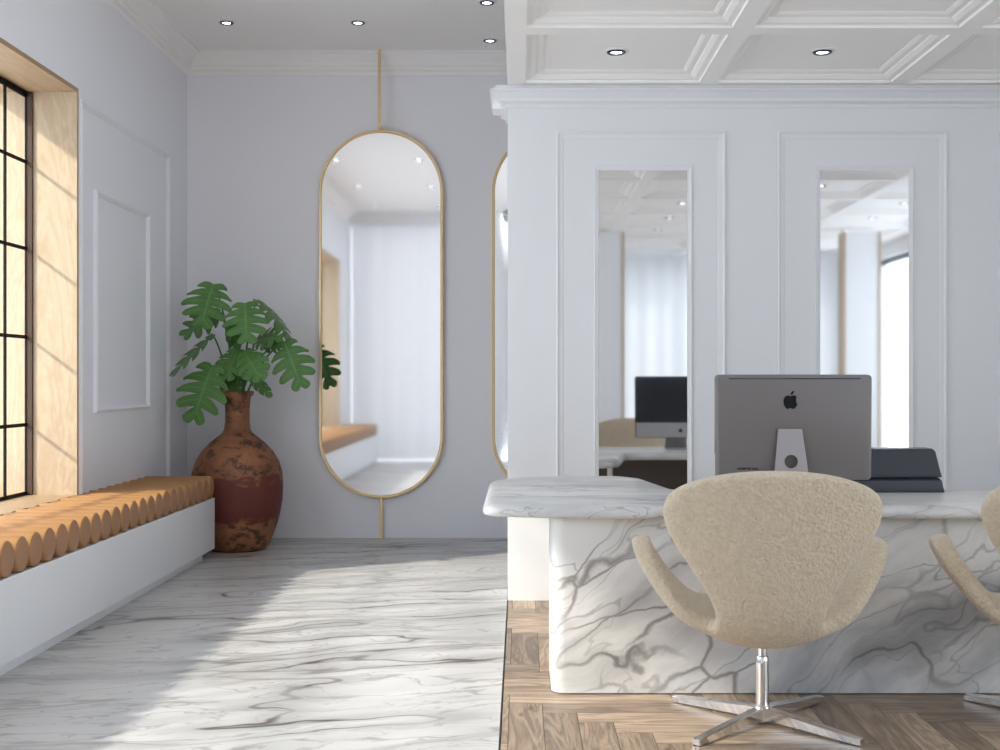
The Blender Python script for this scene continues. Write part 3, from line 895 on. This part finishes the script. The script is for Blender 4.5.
o = obj('stand', stand(), M['alustand'], ct); o.location.x = -.020

# ------------------------------------------------------------------ dark two-tier tray behind the computer
tt = thing('document_tray', 'dark grey two-tier document tray on the desk behind the computer', 'tray', (1.497, 5.115, .723))
def tier(x0, x1, z0, z1, y0a, y0b, y1, slant, lip):
    bm = bmesh.new()
    # sloped front face from (y0a, z0) to (y0b, z1); right and left ends lean in
    h = z1-z0
    sec = [(y1, z0), (y0a, z0), (y0a-.004, z0+.010), (y0a+.004, z0+.022), (y0b-.006, z1-.012), (y0b+.004, z1-.002), (y0b+.016, z1), (y1, z1)]
    for_x = []
    for s, xx in ((-1, x0), (1, x1)):
        for_x.append([bm.verts.new((xx - s*slant*(z-z0)/h - s*(.006 if z > z1-.004 else 0), y, z)) for y, z in sec])
    n = len(sec)
    for i in range(n): bm.faces.new((for_x[0][i], for_x[0][(i+1) % n], for_x[1][(i+1) % n], for_x[1][i]))
    bm.faces.new(for_x[0]); bm.faces.new(for_x[1])
    return bm
obj('lower_tier', tier(-.285, .285, .000, .060, -.075, -.060, .075, .008, 0), M['dark'], tt, True, 30)
obj('upper_tier', tier(-.277, .277, .063, .182, -.066, -.030, .070, .018, 0), M['dark'], tt, True, 30)

# ------------------------------------------------------------------ swivel chairs
def shell():
    bm = bmesh.new()
    U = [-1, -.68, -.34, 0, .34, .68, 1]
    # y, z, half width, forward wrap, edge lift
    R = [(.335, .350, .185, -.03, .00), (.26, .362, .215, 0, .025), (.12, .324, .222, 0, .044), (-.02, .303, .212, 0, .054), (-.125, .305, .190, 0, .050),
         (-.198, .378, .172, .03, .015), (-.235, .470, .196, .055, .005), (-.268, .590, .282, .085, .0), (-.298, .715, .360, .105, -.005),
         (-.322, .812, .370, .100, -.012), (-.336, .876, .312, .075, -.022), (-.342, .903, .19, .03, -.018)]
    grid = []
    for y, z, hw, wr, lf in R:
        grid.append([bm.verts.new((hw*u, y + wr*u*u, z + lf*u*u)) for u in U])
    for a, b_ in zip(grid, grid[1:]):
        for i in range(len(U)-1): bm.faces.new((a[i], a[i+1], b_[i+1], b_[i]))
    for side in (-1, 1):
        ci = 0 if side < 0 else len(U)-1
        rows = [grid[r][ci] for r in (1, 2, 3, 4)]
        cols = [rows]
        spec = [(.276, (.425, .408, .395, .382), (.245, .125, -.010, -.125)),
                (.336, (.490, .478, .468, .456), (.235, .130, .010, -.085)),
                (.385, (.556, .548, .540, .526), (.215, .130, .04, -.035)),
                (.417, (.605, .612, .606, .590), (.185, .125, .07, .020)),
                (.421, (.625, .640, .635, .620), (.150, .115, .085, .050))]
        for x, zz, yy in spec:
            cols.append([bm.verts.new((side*x, yy[i], zz[i])) for i in range(4)])
        for a, b_ in zip(cols, cols[1:]):
            for i in range(3):
                q = (a[i], a[i+1], b_[i+1], b_[i])
                bm.faces.new(q)
    return bm
def leg_mesh(ang):
    bm = bmesh.new()
    d = Vector((math.cos(ang), math.sin(ang), 0)); s = Vector((-d.y, d.x, 0))
    st = [(.014, .018, .014, .056), (.06, .0175, .015, .054), (.20, .0165, .010, .041), (.365, .0155, .003, .026), (.385, .015, .003, .023)]
    rings = []
    for r, w, z0, z1 in st:
        b_ = .004
        rings.append([bm.verts.new(d*r + s*x + Vector((0, 0, z))) for x, z in ((-w, z0), (w, z0), (w, z1-b_), (w-b_, z1), (-w+b_, z1), (-w, z1-b_))])
    for A, Q in zip(rings, rings[1:]):
        for i in range(6): bm.faces.new((A[i], A[(i+1) % 6], Q[(i+1) % 6], Q[i]))
    bm.faces.new(rings[0]); bm.faces.new(rings[-1])
    return bm
ch = thing('swivel_chair', 'beige boucle swivel chair standing in front of the computer', 'chair', (.847, 4.195, 0), math.radians(-3), 'beige swivel chairs at the marble desk')
o = obj('upholstered_shell', shell(), M['boucle'], ch, True)
md = o.modifiers.new('padding', 'SOLIDIFY'); md.thickness = .068; md.offset = 0; md.use_even_offset = False
sd = o.modifiers.new('smooth', 'SUBSURF'); sd.levels = 3; sd.render_levels = 3
bm = bmesh.new()
lathe(bm, [(0, .05), (.0235, .05), (.0235, .205), (.0225, .225), (.020, .232), (.0165, .234), (.0165, .335), (0, .335)], 28)
obj('column', bm, M['chrome'], ch, True, 35)
bm = bmesh.new(); lathe(bm, [(0, .004), (.024, .004), (.027, .008), (.027, .060), (.024, .064), (0, .064)], 28)
obj('hub', bm, M['chrome'], ch, True, 35)
for k in range(4):
    obj('leg', leg_mesh(math.radians(45+3+90*k)), M['chrome'], ch, False)
c2 = copy_tree(ch); c2.location = (1.925, 4.20, 0); c2.rotation_euler = (0, 0, math.radians(-6))
c2['label'] = 'beige boucle swivel chair cut off by the right edge of the view'

# ------------------------------------------------------------------ light
w = bpy.data.worlds.new('sky'); S.world = w; w.use_nodes = True
bg = w.node_tree.nodes['Background']
bg.inputs[0].default_value = (.80, .88, 1.0, 1); bg.inputs[1].default_value = 4.2
sun = bpy.data.lights.new('sun', 'SUN'); sun.energy = 6.3; sun.color = (1.0, .93, .83); sun.angle = math.radians(2.8)
so = bpy.data.objects.new('sun', sun); COL.objects.link(so)
sd_ = Vector((1, .6, -.745)).normalized()
so.rotation_euler = sd_.to_track_quat('-Z', 'Y').to_euler()
def portal(name, loc, sx, sy, rot):
    l = bpy.data.lights.new(name, 'AREA'); l.shape = 'RECTANGLE'; l.size = sx; l.size_y = sy
    l.cycles.is_portal = True
    o = bpy.data.objects.new(name, l); COL.objects.link(o); o.location = loc; o.rotation_euler = rot
portal('daylight_window', (XOUT-.02, (W0+W1)/2, (WS+WH)/2), WH-WS, W1-W0, (0, -PI/2, 0))
portal('daylight_end', ((XL-.47)/2, .19, 1.72), 2.0, 3.45, (PI/2, 0, 0))
portal('daylight_right', (XR+.26, (RW0+RW1)/2, (RZ0+RZ1)/2), RZ1-RZ0, RW1-RW0, (0, PI/2, 0))
portal('daylight_front', ((FX0+FX1)/2, YF-.26, (FZ0+FZ1)/2), FX1-FX0, FZ1-FZ0, (PI/2, 0, 0))

# ------------------------------------------------------------------ camera
cam = bpy.data.cameras.new('camera'); cam.sensor_width = 36.0; cam.lens = 43.2
cam.shift_x = -.020; cam.shift_y = .004; cam.clip_start = .05
co = bpy.data.objects.new('camera', cam); COL.objects.link(co)
co.location = (0, 0, 1.2); co.rotation_euler = (PI/2, 0, 0)
S.camera = co
S.cycles.use_denoising = True
S.cycles.max_bounces = 12; S.cycles.diffuse_bounces = 7; S.cycles.glossy_bounces = 6; S.cycles.transparent_max_bounces = 12
S.cycles.sample_clamp_indirect = 8.0
S.view_settings.view_transform = 'Standard'; S.view_settings.look = 'None'
S.view_settings.exposure = -0.06; S.view_settings.gamma = 1.0
S.view_settings.use_curve_mapping = False
